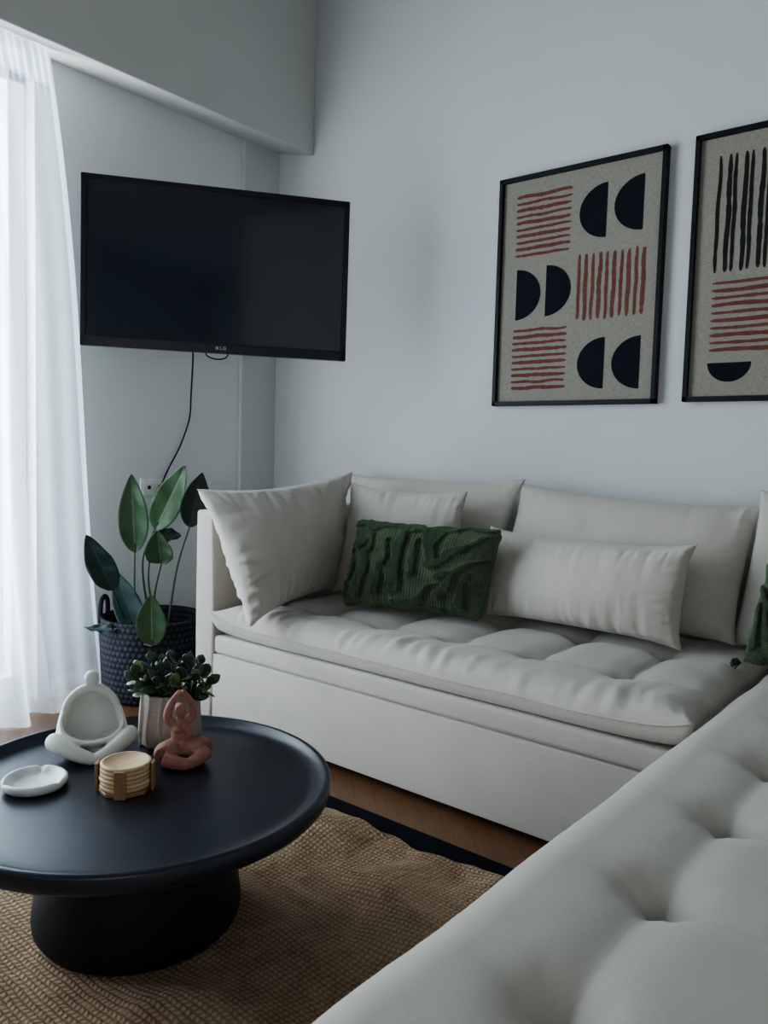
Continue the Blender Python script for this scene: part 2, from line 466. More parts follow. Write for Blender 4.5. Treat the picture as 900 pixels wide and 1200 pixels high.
# ------------------------------------------------------------------ curtain
def make_curtain():
    root = empty('curtain', (-2.93, .7, 0), 'white sheer floor-length voile curtain over the bright window', 'curtain')
    ny, nz = 420, 90; y0 = -.55
    Lz = 2.492
    bm = bmesh.new(); dl = bm.verts.layers.float.new('dense')
    rows = []
    for k in range(nz + 1):
        w = k / nz; z = Lz * (1 - w) + .006 * w
        row = []
        y1 = 1.575 + .16 * w ** .8 + .10 * w + .015 * math.sin(w * 6)
        for i in range(ny + 1):
            a = i / ny; y = y0 + (y1 - y0) * a
            ph = a ** 1.25 * 2 * PI * 6.5 + .6 * math.sin(a * 9)
            amp = (.018 + .040 * min(1, w * 1.6)) * (1 if a < .8 else 1 - .6 * (a - .8) / .2)
            f = math.sin(ph + 1.6 * math.sin(a * 23) + .7 * w) * amp + .5 * amp * math.sin(ph * 2.3 + 4 * w + a * 11)
            if w < .06: f += .006 * math.sin(a * 2 * PI * 70)
            flare = .07 * w ** 2 * (1 - a ** 6) + .05 * w ** 3 * max(0, math.sin(a * 2 * PI * 5 + .8)) * (1 - a ** 8)
            x = -2.935 + f * (1 - .6 * a ** 30) + flare - .045 * a ** 12 * w
            v = bm.verts.new((x, y, z)); row.append(v)
            dn = .55 if a < .66 else (.80 if a < .885 else .05)
            if a > .990: dn = 1
            if w < .05: dn = 1.1
            if w > .972: dn = max(dn, .35)
            v[dl] = dn
        rows.append(row)
    for k in range(nz):
        for i in range(ny):
            bm.faces.new((rows[k][i], rows[k][i + 1], rows[k + 1][i + 1], rows[k + 1][i]))
    bmesh.ops.translate(bm, verts=bm.verts, vec=(2.93, -.7, 0))
    link('fabric_panel', bm, M['voile'], root)
    bm = bmesh.new(); box(bm, (-.045, -1.3, 2.455), (-.025, .8, 2.471), .002)
    link('rail', bm, M['trimwhite'], root, False)
make_curtain()

# ------------------------------------------------------------------ sofas
def gprof(d, r):
    if d <= 0: return 0
    x = min(d / r, 1); return math.sqrt(max(0, 1 - (1 - x) ** 2))

def mattress(name, x0, x1, y0, y1, zs, top, bot, tuftline, pitch, t0, axis, parent, off, step=.012, seed=0, rows=(0,), tips=.02, r=.09, wr=.0035):
    """tufted futon cushion. axis 'x': buttons run along x at depth tuftline (+rows); 'y' likewise"""
    nx = int((x1 - x0) / step); ny = int((y1 - y0) / step)
    bm = bmesh.new(); grid = {}
    off = Vector(off)
    for side in (1, -1):
        for i in range(nx + 1):
            for j in range(ny + 1):
                edge = i in (0, nx) or j in (0, ny)
                if side < 0 and edge: grid[(-1, i, j)] = grid[(1, i, j)]; continue
                # finer spacing close to the borders
                def ez(a): 
                    c = 2 * a - 1; return (.8 * c + .2 * math.sin(c * PI / 2) + 1) / 2
                a, b = ez(i / nx), ez(j / ny)
                x = x0 + (x1 - x0) * a; y = y0 + (y1 - y0) * b
                dx = min(x - x0, x1 - x); dy = min(y - y0, y1 - y)
                g = gprof(dx, r) * gprof(dy, r)
                s, t = 2 * a - 1, 2 * b - 1
                corner = (abs(s) ** 10) * (abs(t) ** 10)
                # outline breathes a little
                wob = .006 * noise.noise(Vector((x * 4, y * 4, seed)))
                px = x - ssgn(s) * (abs(s) ** 8) * (1 - abs(t) ** 6) * .02 + wob * abs(s) ** 6
                py = y - ssgn(t) * (abs(t) ** 8) * (1 - abs(s) ** 6) * .012 + wob * abs(t) ** 6
                z = zs + tips * corner
                if side > 0:
                    z += (top - zs) * g
                    if axis == 'x': al, dp = x, y - tuftline
                    else: al, dp = y, x - tuftline
                    al += .012 * noise.noise(Vector((al * 3, dp * 3, seed + 5)))
                    u = (al - t0) / pitch; du = abs(u - round(u)) * pitch
                    rd = min(abs(dp - q) for q in rows)
                    inside = 1 if dp > 0 else math.exp(dp / .05)
                    last = rows[-1]
                    if dp > last: inside = max(.45, math.exp(-(dp - last) / .2))
                    edgef = min(1, g ** 2)
                    z -= edgef * (.022 * math.exp(-(du ** 2 + rd ** 2) / .045 ** 2) + .014 * math.exp(-(du ** 2 + rd ** 2) / .014 ** 2))
                    z -= edgef * inside * (.009 * math.exp(-(du / .010) ** 2) + .016 * math.exp(-(du / .05) ** 2))
                    z -= edgef * (.010 * math.exp(-(rd / .04) ** 2) + .003 * math.exp(-(rd / .012) ** 2))
                    # radiating creases from each button, and puckers along the border
                    ang = math.atan2(rd, du + 1e-6); rr_ = math.hypot(du, rd)
                    z += edgef * .003 * math.sin(ang * 9 + seed) * math.exp(-(rr_ / .06) ** 2)
                    z += .004 * noise.noise(Vector((x * 5, y * 5, seed + 2)))
                    k = noise.noise(Vector((x * 30, dy * 6, seed))); k2 = noise.noise(Vector((y * 30, dx * 6, seed + 4)))
                    z += wr * g * (k * math.exp(-(dy / .10) ** 2) + k2 * math.exp(-(dx / .10) ** 2)); kr = 1 - 2.4 * abs(noise.noise(Vector((x * 17 + .6 * math.sin(dy * 14), dy * 1.5, seed + 8)))); z += wr * 1.1 * g * kr * math.exp(-(dy / .15) ** 2) * (.3 + 1.4 * max(0, noise.noise(Vector((x * 2.5, 1, seed))) + .25))
                    out = wr * 1.2 * (k * math.exp(-(dy / .05) ** 2)) 
                    py += out * ssgn(t) * g
                else:
                    z -= (zs - bot) * min(1, gprof(dx, .03) * gprof(dy, .03) * 1.0)
                grid[(side, i, j)] = bm.verts.new(Vector((px, py, z)) - off)
    for side in (1, -1):
        for i in range(nx):
            for j in range(ny):
                vs = [grid[(side, i, j)], grid[(side, i + 1, j)], grid[(side, i + 1, j + 1)], grid[(side, i, j + 1)]]
                if side < 0: vs.reverse()
                bm.faces.new(vs)
    ring = [grid[(1, i, 0)].co.copy() for i in range(0, nx)] + [grid[(1, nx, j)].co.copy() for j in range(0, ny)] + \
           [grid[(1, i, ny)].co.copy() for i in range(nx, 0, -1)] + [grid[(1, 0, j)].co.copy() for j in range(ny, 0, -1)]
    o = link(name, bm, M['sofa'], parent)
    sb = bmesh.new(); tube(sb, ring[::2], .0028, 6, closed=True); link('seam', sb, M['sofa'], o)
    return o

off1 = (-1.45, 2.35, 0)
sofa = empty('sofa', off1, 'long light grey fabric sofa against the picture wall under the framed prints', 'sofa')
SX0, SX1, SY0 = -2.335, -.60, 1.885
boxo('base_panel', (SX0, SY0, .03), (SX1, 2.80, .283), M['sofa'], sofa, .003, 3, off1)
boxo('platform', (SX0 + .002, SY0 + .002, .2855), (SX1, 2.80, .352), M['sofa'], sofa, .014, 4, off1)
boxo('plinth', (SX0 + .02, SY0 + .016, .278), (SX1 - .01, 2.79, .30), M['sofa'], sofa, 0, 2, off1)
# arm panel, slightly puffed, rounded front edge
bm = bmesh.new(); box(bm, (-2.432, SY0 - .005, .03), (-2.338, 2.80, .815), .012, 4)
bmesh.ops.subdivide_edges(bm, edges=[e for e in bm.edges if e.calc_length() > .4], cuts=10, use_grid_fill=True)
for v in bm.verts:
    q = (v.co.z - .03) / .785
    v.co.x += .012 * math.sin(q * PI) * (1 if v.co.x > -2.385 else -.3)
bmesh.ops.translate(bm, verts=bm.verts, vec=-Vector(off1)); link('armrest', bm, M['sofa'], sofa)
boxo('backrest', (-2.335, 2.80, .03), (SX1, 2.852, .74), M['sofa'], sofa, .02, 3, off1)
for fx in (-2.27, -.68):
    for fy in (1.95, 2.74):
        bm = bmesh.new(); lathe(bm, [(.022, 0), (.026, .031)], 20, c=(fx, fy, 0)); bmesh.ops.translate(bm, verts=bm.verts, vec=-Vector(off1)); link('foot', bm, M['black'], sofa)
mattress('seat_cushion', -2.345, -.578, 1.872, 2.795, .400, .462, .356, 2.13, .285, -1.695, 'x', sofa, off1, .0105, 3, (0, .335), .040, .10, .0085)

off2 = (-.08, 1.2, 0)
sofa2 = empty('sofa', off2, 'nearest light grey tufted sofa section running into the lower right foreground', 'sofa')
boxo('base_panel', (-.545, -.55, .03), (.42, 2.79, .283), M['sofa'], sofa2, .007, 3, off2)
boxo('platform', (-.545, -.55, .287), (.42, 2.79, .352), M['sofa'], sofa2, .022, 4, off2)
boxo('plinth', (-.52, -.53, .278), (.40, 2.77, .30), M['sofa'], sofa2, 0, 2, off2)
boxo('backrest', (.425, -.55, .03), (.52, 2.85, .78), M['sofa'], sofa2, .02, 3, off2)
for fx in (-.48, .36):
    for fy in (-.45, 2.7):
        bm = bmesh.new(); lathe(bm, [(.022, .0245 if fx < 0 and fy < 0 else 0), (.026, .031)], 20, c=(fx, fy, 0)); bmesh.ops.translate(bm, verts=bm.verts, vec=-Vector(off2)); link('foot', bm, M['black'], sofa2)
mattress('seat_cushion', -.592, .42, -.56, 2.79, .395, .468, .356, -.360, .300, 1.065, 'y', sofa2, off2, .0105, 11, (0, .33), .02, .10, .002)

# ------------------------------------------------------------------ loose cushions
SP = M['sofa2']
o = puff('back_cushion', [(-2.30, 2.60, .46), (-1.60, 2.60, .46), at(616, 562, 1, 2.70), at(408, 554, 1, 2.76)], .10, SP, seed=2, wr=.010, pinch=.08, nu=90, nv=60)
tag(o, 'light grey back cushion in the sofa corner, behind the small square and green cushions', 'cushion')
o = puff('back_cushion', [(-1.585, 2.60, .455), at(862, 757, 1, 2.60), at(896, 593, 1, 2.70), at(612, 566, 1, 2.71)], .12, SP, seed=5, wr=.010, pinch=.09, tb=.07, nu=110, nv=70, pw=.5, soft=.015)
tag(o, 'wide light grey back cushion standing upright behind the long bolster', 'cushion')
o = puff('back_cushion', [(-.715, 2.64, .47), (.25, 2.62, .47), (.25, 2.72, .94), at(891, 575, 1, 2.70)], .09, SP, seed=8, wr=.007, pinch=.05, nu=80, nv=60, pw=.42)
tag(o, 'light grey back cushion cut off by the right edge, behind the second green cushion', 'cushion')
o = puff('square_cushion', [at(293, 735, 2, .458), at(393, 692, 2, .46), at(412, 553, 1, 2.50), at(231, 573, 1, 1.80)], .105, SP, seed=12, wr=.024, pinch=.13, ear=2.4, nu=110, nv=90, freq=20)
tag(o, 'large light grey square cushion with pointed corners leaning on the left armrest', 'cushion')
o = puff('square_cushion', [at(388, 695, 2, .462), at(540, 715, 2, .462), at(549, 575, 1, 2.52), at(411, 564, 1, 2.47)], .075, SP, seed=15, wr=.014, tb=.04, pinch=.11, nu=80, nv=70)
tag(o, 'smaller light grey square cushion partly hidden behind the green cushion', 'cushion')
o = puff('bolster_cushion', [at(562, 722, 2, .462), at(800, 764, 2, .462), at(819, 637, 1, 2.47), at(575, 616, 1, 2.49)], .105, SP, seed=19, wr=.015, tb=.045, pinch=.14, nu=130, nv=70, pw=.46, ear=4)
tag(o, 'long light grey rectangular bolster cushion in front of the wide back cushion', 'cushion')

def seg_d(px, py, a, b):
    vx, vy = b[0] - a[0], b[1] - a[1]; L = vx * vx + vy * vy
    q = max(0, min(1, ((px - a[0]) * vx + (py - a[1]) * vy) / L)); return math.hypot(px - a[0] - q * vx, py - a[1] - q * vy), q
STROKES = [((-.72, -.75), (-.60, .72), .09), ((-.42, -.70), (-.34, .62), .07), ((-.18, -.55), (-.16, .80), .12), ((.06, -.25), (.05, .62), .06),
           ((.22, .85), (.30, .05), .13), ((.30, .05), (.85, .70), .10), ((.45, -.15), (.95, .25), .08), ((.50, -.62), (.62, -.05), .09), ((.75, -.75), (.80, -.1), .09),
           ((-.9, .85), (.9, .88), .09), ((-.85, .3), (-.6, .65), .08), ((-.1, -.85), (.55, -.9), .09), ((.2, -.75), (.4, -.35), .07), ((-.95, -.8), (-.85, .3), .06)]
def pile(s, t, h):
    x = s + .07 * noise.noise(Vector((s * 3, t * 3, 1))) + .018 * noise.noise(Vector((s * 14, t * 9, 4))); y = t + .12 * noise.noise(Vector((s * 4, t * 4, 7)))
    best = 0
    for a, b, w in STROKES:
        d, q = seg_d(x, y, a, b); ww = w * (1 - .45 * q); best = max(best, min(1, max(0, (ww * 1.15 - d) / .03)))
    return best * (.9 + .2 * noise.noise(Vector((s * 12, t * 8, 3))))
cs = [at(398, 711, 2, .470), at(567, 731, 2, .468), at(595, 618, 1, 2.34), at(420, 605, 1, 2.36)]
gc = puff('green_cushion', cs, .080, M['green'], seed=23, wr=.010, pinch=.10, pw=.42, rnd=.07, tb=.03, nu=190, nv=120, pile=pile)
tag(gc, 'dark green tufted rectangular cushion leaning in the middle of the long sofa', 'cushion')
cs2 = [at(868, 778, 1, 2.40), at(1010, 800, 1, 2.34), at(1040, 650, 1, 2.46), at(905, 640, 1, 2.52)]
gc2 = puff('green_cushion', cs2, .085, M['green'], seed=29, wr=.006, pinch=.06, rnd=.04, nu=150, nv=110, pile=lambda s, t, h: pile(-s, t, h))
tag(gc2, 'dark green tufted cushion cut off by the right edge where the two sofas meet', 'cushion')
bm = bmesh.new(); c0 = at(868, 777, 1, 2.40) - gc2.location
for k in range(26):
    d = Vector((random.uniform(-1, .1), random.uniform(-.8, .4), random.uniform(-.5, .6))).normalized()
    tube(bm, spline([c0, c0 + d * .010 + Vector((-.004, 0, 0)), c0 + d * .020 + Vector((-.008, 0, -.004))], 4), .0022, 5)
tas = link('tassel', bm, M['leafdark'], gc2)

# ------------------------------------------------------------------ pictures
def brush(bm, p0, p1, w, seed, mi, y, rough=.35):
    """hand-drawn tapering stroke on the picture plane (x,z)"""
    n = 34; a = Vector(p0); b = Vector(p1); d = (b - a); L = d.length; d.normalize(); nn = Vector((-d.y, d.x))
    top = []; bot = []
    for i in range(n + 1):
        q = i / n; c = a + d * L * q + nn * (.0025 * noise.noise(Vector((q * 3, seed, 0))) * 2)
        ww = w * (.70 + .30 * math.sin(PI * min(1, q * 1.05)) ** .5) * (1.18 if seed % 2 else .92) * (1 + rough * noise.noise(Vector((q * 14, seed * 2, 3))))
        if q < .015 or q > .985: ww *= .5
        k = c + nn * ww / 2; m = c - nn * ww / 2
        top.append(bm.verts.new((k.x, y, k.y))); bot.append(bm.verts.new((m.x, y, m.y)))
    for i in range(n):
        f = bm.faces.new((bot[i], bot[i + 1], top[i + 1], top[i])); f.material_index = mi
def halfdisc(bm, cx, cz, rx, rz, dirn, mi, y):
    """dirn: 'l','r','d' side on which the round part lies"""
    vs = []; n = 40
    for i in range(n + 1):
        a = -PI / 2 + PI * i / n
        if dirn == 'l': p = (cx - rx * math.cos(a), cz - rz * math.sin(a))
        elif dirn == 'r': p = (cx + rx * math.cos(a), cz + rz * math.sin(a))
        else: p = (cx + rx * math.sin(a), cz - rz * math.cos(a))
        vs.append(bm.verts.new((p[0], y, p[1])))
    f = bm.faces.new(vs); f.material_index = mi
    f.normal_update()
    if f.normal.y > 0: f.normal_flip()

PW, PH = .675, .897
def picture(x0, z1, label, draw):
    """top left corner x0,z1 on the wall"""
    root = empty('framed_print', (x0 + PW / 2, YW - .001, z1 - PH / 2), label, 'picture', group=None)
    w, h = PW / 2, PH / 2; fw = .017
    bm = bmesh.new()
    for lo, hi in (((-w, -.032, -h), (-w + fw, 0, h)), ((w - fw, -.032, -h), (w, 0, h)), ((-w, -.032, h - fw), (w, 0, h)), ((-w, -.032, -h), (w, 0, -h + fw))):
        box(bm, lo, hi, .002, 2)
    link('frame', bm, M['black'], root, False)
    bm = bmesh.new(); box(bm, (-w + .01, -.016, -h + .01), (w - .01, -.004, h - .01))
    def U(u, v): return (-w + u * PW, h - v * PH)
    draw(bm, U)
    link('canvas', bm, [M['linen'], M['ink_red'], M['ink_black'], M['ink_char']], root, False)
    return root
YF = -.0172
def draw1(bm, U):
    def hs(u0, u1, v0, v1, n, seed):
        for i in range(n):
            v = v0 + (v1 - v0) * i / (n - 1)
            brush(bm, U(u0 + .006 * random.random(), v + .002), U(u1 - .008 * random.random(), v), .0125, seed + i, 1, YF)
    hs(.112, .468, .088, .340, 10, 1)
    for i in range(10):
        u = .524 + (.894 - .524) * i / 9
        brush(bm, U(u, .65 - .01 * random.random()), U(u + .002, .37 + .01 * random.random()), .0135, 30 + i, 1, YF)
    hs(.114, .470, .668, .920, 10, 60)
    for cu, v0, v1, u1, d in ((.674, .094, .315, .513, 'l'), (.879, .089, .307, .716, 'l'), (.129, .402, .622, .289, 'r'), (.322, .398, .615, .479, 'r'),
                              (.697, .722, .934, .538, 'l'), (.900, .726, .938, .741, 'l')):
        x, z = U(cu, (v0 + v1) / 2); halfdisc(bm, x, z, abs(u1 - cu) * PW, (v1 - v0) / 2 * PH, d, 2, YF)
px0, pz1 = -1.746, 2.146
picture(px0, pz1, 'framed linen print with six black half discs and rust red stripes, shown whole', draw1)
def draw2(bm, U):
    k = 1.146
    us = [.123, .171, .199, .247, .275, .325, .356, .405, .437, .487, .52, .567, .60, .65, .68, .73, .765, .81, .85]
    for i, u in enumerate(us):
        brush(bm, U(u, .52 - .006 * random.random()), U(u - .001, .088), .0135, 100 + i, 3, YF)
    for i in range(10):
        v = .555 + (.806 - .555) * i / 9
        brush(bm, U(.117, v + .002), U(.86, v - .002), .0125, 130 + i, 1, YF)
    for cu in (.218, .520, .80):
        x, z = U(cu, .855); halfdisc(bm, x, z, .105 * PW, .072 * PH, 'd', 2, YF)
picture(-.976, 2.150, 'framed linen print with vertical black stripes, cut off by the right edge', draw2)

# ------------------------------------------------------------------ television
# outer corners seen as TL(92,201) TR(412,237) BR(403,423) BL(96,404); stands 37 degrees off the left wall
def tv():
    nrm = Vector((.8, -.6, .0)).normalized()
    fwd = R3 @ Vector((252 - 450, 600 - 315, -FPX)); p0 = EYE + fwd * (3.12 / FPX)
    def hit(x, y):
        r = R3 @ Vector((x - 450, 600 - y, -FPX)); return EYE + r * ((p0 - EYE).dot(nrm) / r.dot(nrm))
    TL, TR, BR, BL = hit(92, 201), hit(412, 237), hit(403, 423), hit(96, 404)
    ctr = (TL + TR + BR + BL) / 4
    xa = ((TR - TL) + (BR - BL)).normalized(); za = ((TL - BL) + (TR - BR)); za = (za - xa * za.dot(xa)).normalized(); ya = za.cross(xa)
    W = ((TR - TL).length + (BR - BL).length) / 2; H = ((TL - BL).length + (TR - BR).length) / 2
    root = empty('television', ctr, 'black flat-screen television on a bracket above the potted plant', 'television')
    root.matrix_world = Matrix.Translation(ctr) @ Matrix((xa, ya, za)).transposed().to_4x4()
    w, h = W / 2, H / 2
    bm = bmesh.new()   # bezel: four bars, deeper bottom
    b = .022
    for lo, hi in (((-w, -.004, -h), (-w + b, .03, h)), ((w - b, -.004, -h), (w, .03, h)), ((-w, -.004, h - b), (w, .03, h)), ((-w, -.004, -h), (w, .03, -h + .038))):
        box(bm, lo, hi, .003, 2)
    box(bm, (-w + .002, .02, -h + .002), (w - .002, .045, h - .002), .006, 2)
    link('bezel', bm, M['blackplastic'], root, False)
    bm = bmesh.new(); box(bm, (-w + .03, .04, -h + .04), (w - .03, .062, h - .12), .012, 3); box(bm, (-.25, .055, -.2), (.25, .075, .1), .01, 3)
    link('rear_housing', bm, M['blackplastic'], root)
    bm = bmesh.new(); box(bm, (-w + b - .002, .002, -h + .036), (w - b + .002, .021, h - b + .002))
    link('screen', bm, M['screen'], root, False)
    # maker's mark: ring badge and two letters
    bm = bmesh.new()
    bmesh.ops.create_circle(bm, cap_ends=True, segments=24, radius=.0062, matrix=Matrix.Translation((-.003, -.0052, -h + .019)) @ Matrix.Rotation(PI / 2, 4, 'X'))
    def bar(x0, z0, x1, z1): box(bm, (x0, -.0056, z0), (x1, -.004, z1))
    X, Z = .008, -h + .0135
    bar(X, Z, X + .0028, Z + .013); bar(X, Z, X + .009, Z + .0028)
    X += .0125
    bar(X, Z, X + .0028, Z + .013); bar(X, Z, X + .011, Z + .0028); bar(X, Z + .0102, X + .011, Z + .013); bar(X + .0082, Z, X + .011, Z + .0075); bar(X + .0055, Z + .0052, X + .011, Z + .0075)
    lg = link('logo', bm, M['silver'], root, False); lg['label'] = 'small silver maker badge on lower bezel'
    # bracket
    inv = root.matrix_world.inverted()
    bm = bmesh.new()
    a0 = inv @ Vector((XL + .02, ctr.y + .18, ctr.z)); a1 = Vector((0, .10, 0)); am = inv @ Vector((XL + .22, ctr.y + .30, ctr.z))
    box(bm, (-.10, .076, -.10), (.10, .084, .10), .001)
    for dz in (-.03, .03):
        tube(bm, [a0 + Vector((0, 0, dz)), am + Vector((0, 0, dz))], .012, 10); tube(bm, [am + Vector((0, 0, dz)), a1 + Vector((0, 0, dz))], .012, 10)
    tube(bm, [am - Vector((0, 0, .06)), am + Vector((0, 0, .06))], .018, 12)
    link('bracket_arm', bm, M['steel'], root)
    return root, ctr
TV, tvc = tv()
plate = boxo('bracket_plate', (XL, tvc.y + .06, tvc.z - .12), (XL + .012, tvc.y + .30, tvc.z + .12), M['steel'], None, .002)
plate.parent = TV; plate.matrix_parent_inverse = TV.matrix_world.inverted()

# cables
pts = [at(226, 405, 0, -2.86), at(226, 425, 0, -2.92), at(224, 460, 0, -3.02), at(222, 490, 0, -3.06), at(213, 518, 0, -3.075), at(205, 535, 0, -3.078), at(197, 550, 0, -3.078), at(191, 564, 0, -3.07), at(190, 570, 0, -3.072)]
bm = bmesh.new(); c0 = pts[0].copy(); tube(bm, [p - c0 for p in spline(pts, 60)], .0036, 8)
o = link('power_cable', bm, M['rubber']); o.location = c0; tag(o, 'thin black power cable hanging from the television to the wall socket', 'cable')
bm = bmesh.new(); box(bm, (-.012, -.015, -.015), (.022, .015, .015), .005); pb = link('plug', bm, M['rubber'], o); pb.location = at(190, 572, 0, -3.065) - c0
pts = [at(240, 408, 0, -2.70), at(243, 417, 0, -2.70), at(254, 421, 0, -2.70), at(265, 419, 0, -2.70), at(269, 410, 0, -2.72)]
bm = bmesh.new(); c0 = pts[0].copy(); tube(bm, [p - c0 for p in spline(pts, 30)], .003, 8)
o = link('cable', bm, M['rubber'], TV); o.matrix_parent_inverse = TV.matrix_world.inverted(); o.location = c0

def socket(x, y, label, used):
    p = at(x, y, 0, XL)
    root = empty('wall_socket', p, label, 'socket')
    bm = bmesh.new(); box(bm, (0, -.041, -.041), (.009, .041, .041), .003, 3); link('cover_plate', bm, M['trimwhite'], root, False)
    bm = bmesh.new()
    box(bm, (.008, -.030, -.030), (.012, .030, .030), .002, 2); link('insert', bm, M['trimwhite'], root, False)
    bm = bmesh.new()
    if used: tube(bm, [Vector((.012, 0, 0)), Vector((.0135, 0, 0))], .019, 24)
    else: tube(bm, [Vector((.012, 0, 0)), Vector((.0135, 0, 0))], .009, 20)
    link('contact_hole', bm, M['blackplastic'], root, False)
socket(173, 571, 'white square wall socket with a small dark hole, left of the plugged one', False)
socket(191, 571, 'white square wall socket the television cable plugs into, behind a leaf', True)

# ------------------------------------------------------------------ rug
def rug():
    x0, x1, y0, y1 = -2.10, -.15, -.55, 1.742
    root = empty('rug', (-1.3, .7, 0), 'braided brown jute rug with a black border under the coffee table', 'rug')
    bm = bmesh.new(); box(bm, (x0, y0, .0), (x1, y1, .007), .003, 2)
    bmesh.ops.translate(bm, verts=bm.verts, vec=(1.3, -.7, 0)); link('border', bm, M['rugblack'], root, False)
    bm = bmesh.new(); nx, ny = 190, 220; g = []
    bx0, bx1, by0, by1 = x0 + .07, x1 - .07, y0 + .07, y1 - .065
    for i in range(nx + 1):
        row = []
        for j in range(ny + 1):
            a, b = i / nx, j / ny; x = bx0 + (bx1 - bx0) * a; y = by0 + (by1 - by0) * b
            wav = (.055 * noise.noise(Vector((x * 5.5, 3, 1))) + .012 * noise.noise(Vector((x * 17, 3, 1)))) * (b ** 12)
            y += wav - .01 * b ** 12
            d = min(a * 1.8, (1 - a) * 1.8, b * 2.1, (1 - b) * 2.1)
            ed = min(1, d / .02)
            n1 = noise.noise(Vector((x * 3.3, y * 4.2, 2))); n2 = noise.noise(Vector((x * 9, y * 9, 5)))
            ridge = .034 * noise.noise(Vector((x * 6, y * 2.5, 9))) * math.exp(-((y - by1 + .08) / .25) ** 2)
            # flat below the table pedestal
            fl = min(1, max(0, (math.hypot(x + 1.46, y - .98) - .20) / .12))
            z = .008 + ed * (.010 + fl * (.046 * max(-.3, n1) + .005 * n2 + ridge + .004))
            if x > -.62: z = min(z, .024)
            row.append(bm.verts.new((x + 1.3, y - .7, max(.0075, z))))
        g.append(row)
    for i in range(nx):
        for j in range(ny): bm.faces.new((g[i][j], g[i + 1][j], g[i + 1][j + 1], g[i][j + 1]))
    link('jute_field', bm, M['jute'], root)
rug()

# ------------------------------------------------------------------ coffee table
TX, TY, TR_, TH = -1.46, .985, .413, .332
tb = empty('coffee_table', (TX, TY, .018), 'round black tray-top coffee table with a wide tapered pedestal', 'table')
z0 = .018
prof = [(0, TH - .019)] + [(.03 * k, TH - .019) for k in range(1, 12)] + [(.345, TH - .0188), (.362, TH - .0175), (.381, TH - .013), (.393, TH - .004), (.3985, TH + .002), (.402, TH + .0038), (.4075, TH + .0036), (.4115, TH + .001), (.413, TH - .004),
        (.4125, TH - .018), (.410, TH - .030), (.402, TH - .038), (.37, TH - .043), (.25, TH - .045), (0, TH - .045)]
bm = bmesh.new(); lathe(bm, [(max(r, 1e-5), z - z0) for r, z in prof], 160); link('tray_top', bm, M['table'], tb)
prof = [(1e-5, 0), (.19, 0), (.207, .004), (.217, .020), (.219, .04), (.214, .08), (.200, .15), (.186, .21), (.176, .255), (.172, .27), (1e-5, .27)]
bm = bmesh.new(); lathe(bm, prof, 128); link('pedestal', bm, M['black'], tb)
ZT = TH - .019
CAMDIR = Vector((0, 0, 0)) - Vector((TX, TY, 0))
RZ = math.atan2(CAMDIR.y, CAMDIR.x) + PI / 2       # local -y looks at the viewer

def remesh(o, vox, smooth=4, fac=.5):
    m = o.modifiers.new('remesh', 'REMESH'); m.mode = 'VOXEL'; m.voxel_size = vox; m.use_smooth_shade = True
    s = o.modifiers.new('smooth', 'SMOOTH'); s.iterations = smooth; s.factor = fac

# white ashtray
p = at(41, 922, 2, ZT)
prof = [(1e-5, 0), (.052, 0), (.061, .004), (.0665, .013), (.0665, .020), (.063, .0235), (.058, .0225), (.051, .015), (.045, .0105), (.040, .0085), (1e-5, .008)]
def amod(r, z, a):
    return r * (1 + .012 * math.sin(3 * a))
bm = bmesh.new(); lathe(bm, prof, 96, amod)
for v in bm.verts:      # three cigarette rests
    a = math.atan2(v.co.y, v.co.x); r = math.hypot(v.co.x, v.co.y)
    if r > .046 and v.co.z > .012:
        for a0 in (.35, .35 + 2.094, .35 - 2.094):
            dd = (a - a0 + PI) % (2 * PI) - PI; v.co.z -= .0045 * math.exp(-(dd / .10) ** 2)
o = link('ashtray', bm, M['marble']); o.location = p; tag(o, 'low round pale stone ashtray on the left of the coffee table', 'ashtray')

# white seated figure bowl
p = at(108, 884, 2, ZT)
bm = bmesh.new(); q = Matrix.Rotation(math.radians(38), 3, 'X')
S = 1.0
cbow = Vector((0, .004, .088))
inner, outer, nn_, mm_ = .064, .073, 36, 20
def egg(v):
    v = q @ v; k = 1 - .30 * max(-.6, min(1, v.z / .07)); return cbow + Vector((v.x * k, v.y, v.z * .98))
sh = []
for rad in (outer, inner):
    rr = []
    for k in range(mm_ + 1):
        th = PI - (PI * .52) * k / mm_      # from the bottom pole up to just past the equator
        rr.append([bm.verts.new(egg(Vector((rad * math.sin(th) * math.cos(2 * PI * i / nn_), rad * math.sin(th) * math.sin(2 * PI * i / nn_), rad * math.cos(th))))) for i in range(nn_)])
    sh.append(rr)
for a in range(mm_):
    for i in range(nn_):
        j = (i + 1) % nn_
        bm.faces.new((sh[0][a][i], sh[0][a + 1][i], sh[0][a + 1][j], sh[0][a][j])); bm.faces.new((sh[1][a][i], sh[1][a][j], sh[1][a + 1][j], sh[1][a + 1][i]))
for i in range(nn_):
    j = (i + 1) % nn_; bm.faces.new((sh[0][mm_][i], sh[1][mm_][i], sh[1][mm_][j], sh[0][mm_][j]))
ell(bm, (.002, .050, .172), (.0175, .017, .019))
tube(bm, spline([(.002, .052, .16), (.002, .052, .140)], 4), [.011, .013], 14)
for sgn in (-1, 1):
    tube(bm, spline([(.0, .052, .148), (sgn * .026, .050, .140), (sgn * .050, .040, .120), (sgn * .064, .020, .088), (sgn * .070, -.006, .060), (sgn * .058, -.034, .040)], 30), [.012, .0125, .011, .010, .0095, .010, .010], 14)
    tube(bm, spline([(sgn * .030, .030, .022), (sgn * .074, -.008, .036), (sgn * .082, -.020, .046), (sgn * .066, -.042, .040), (sgn * .022, -.064, .020), (sgn * -.014, -.070, .011)], 34), [.020, .021, .022, .020, .016, .011], 16)
ell(bm, (0, .01, .016), (.060, .05, .016))
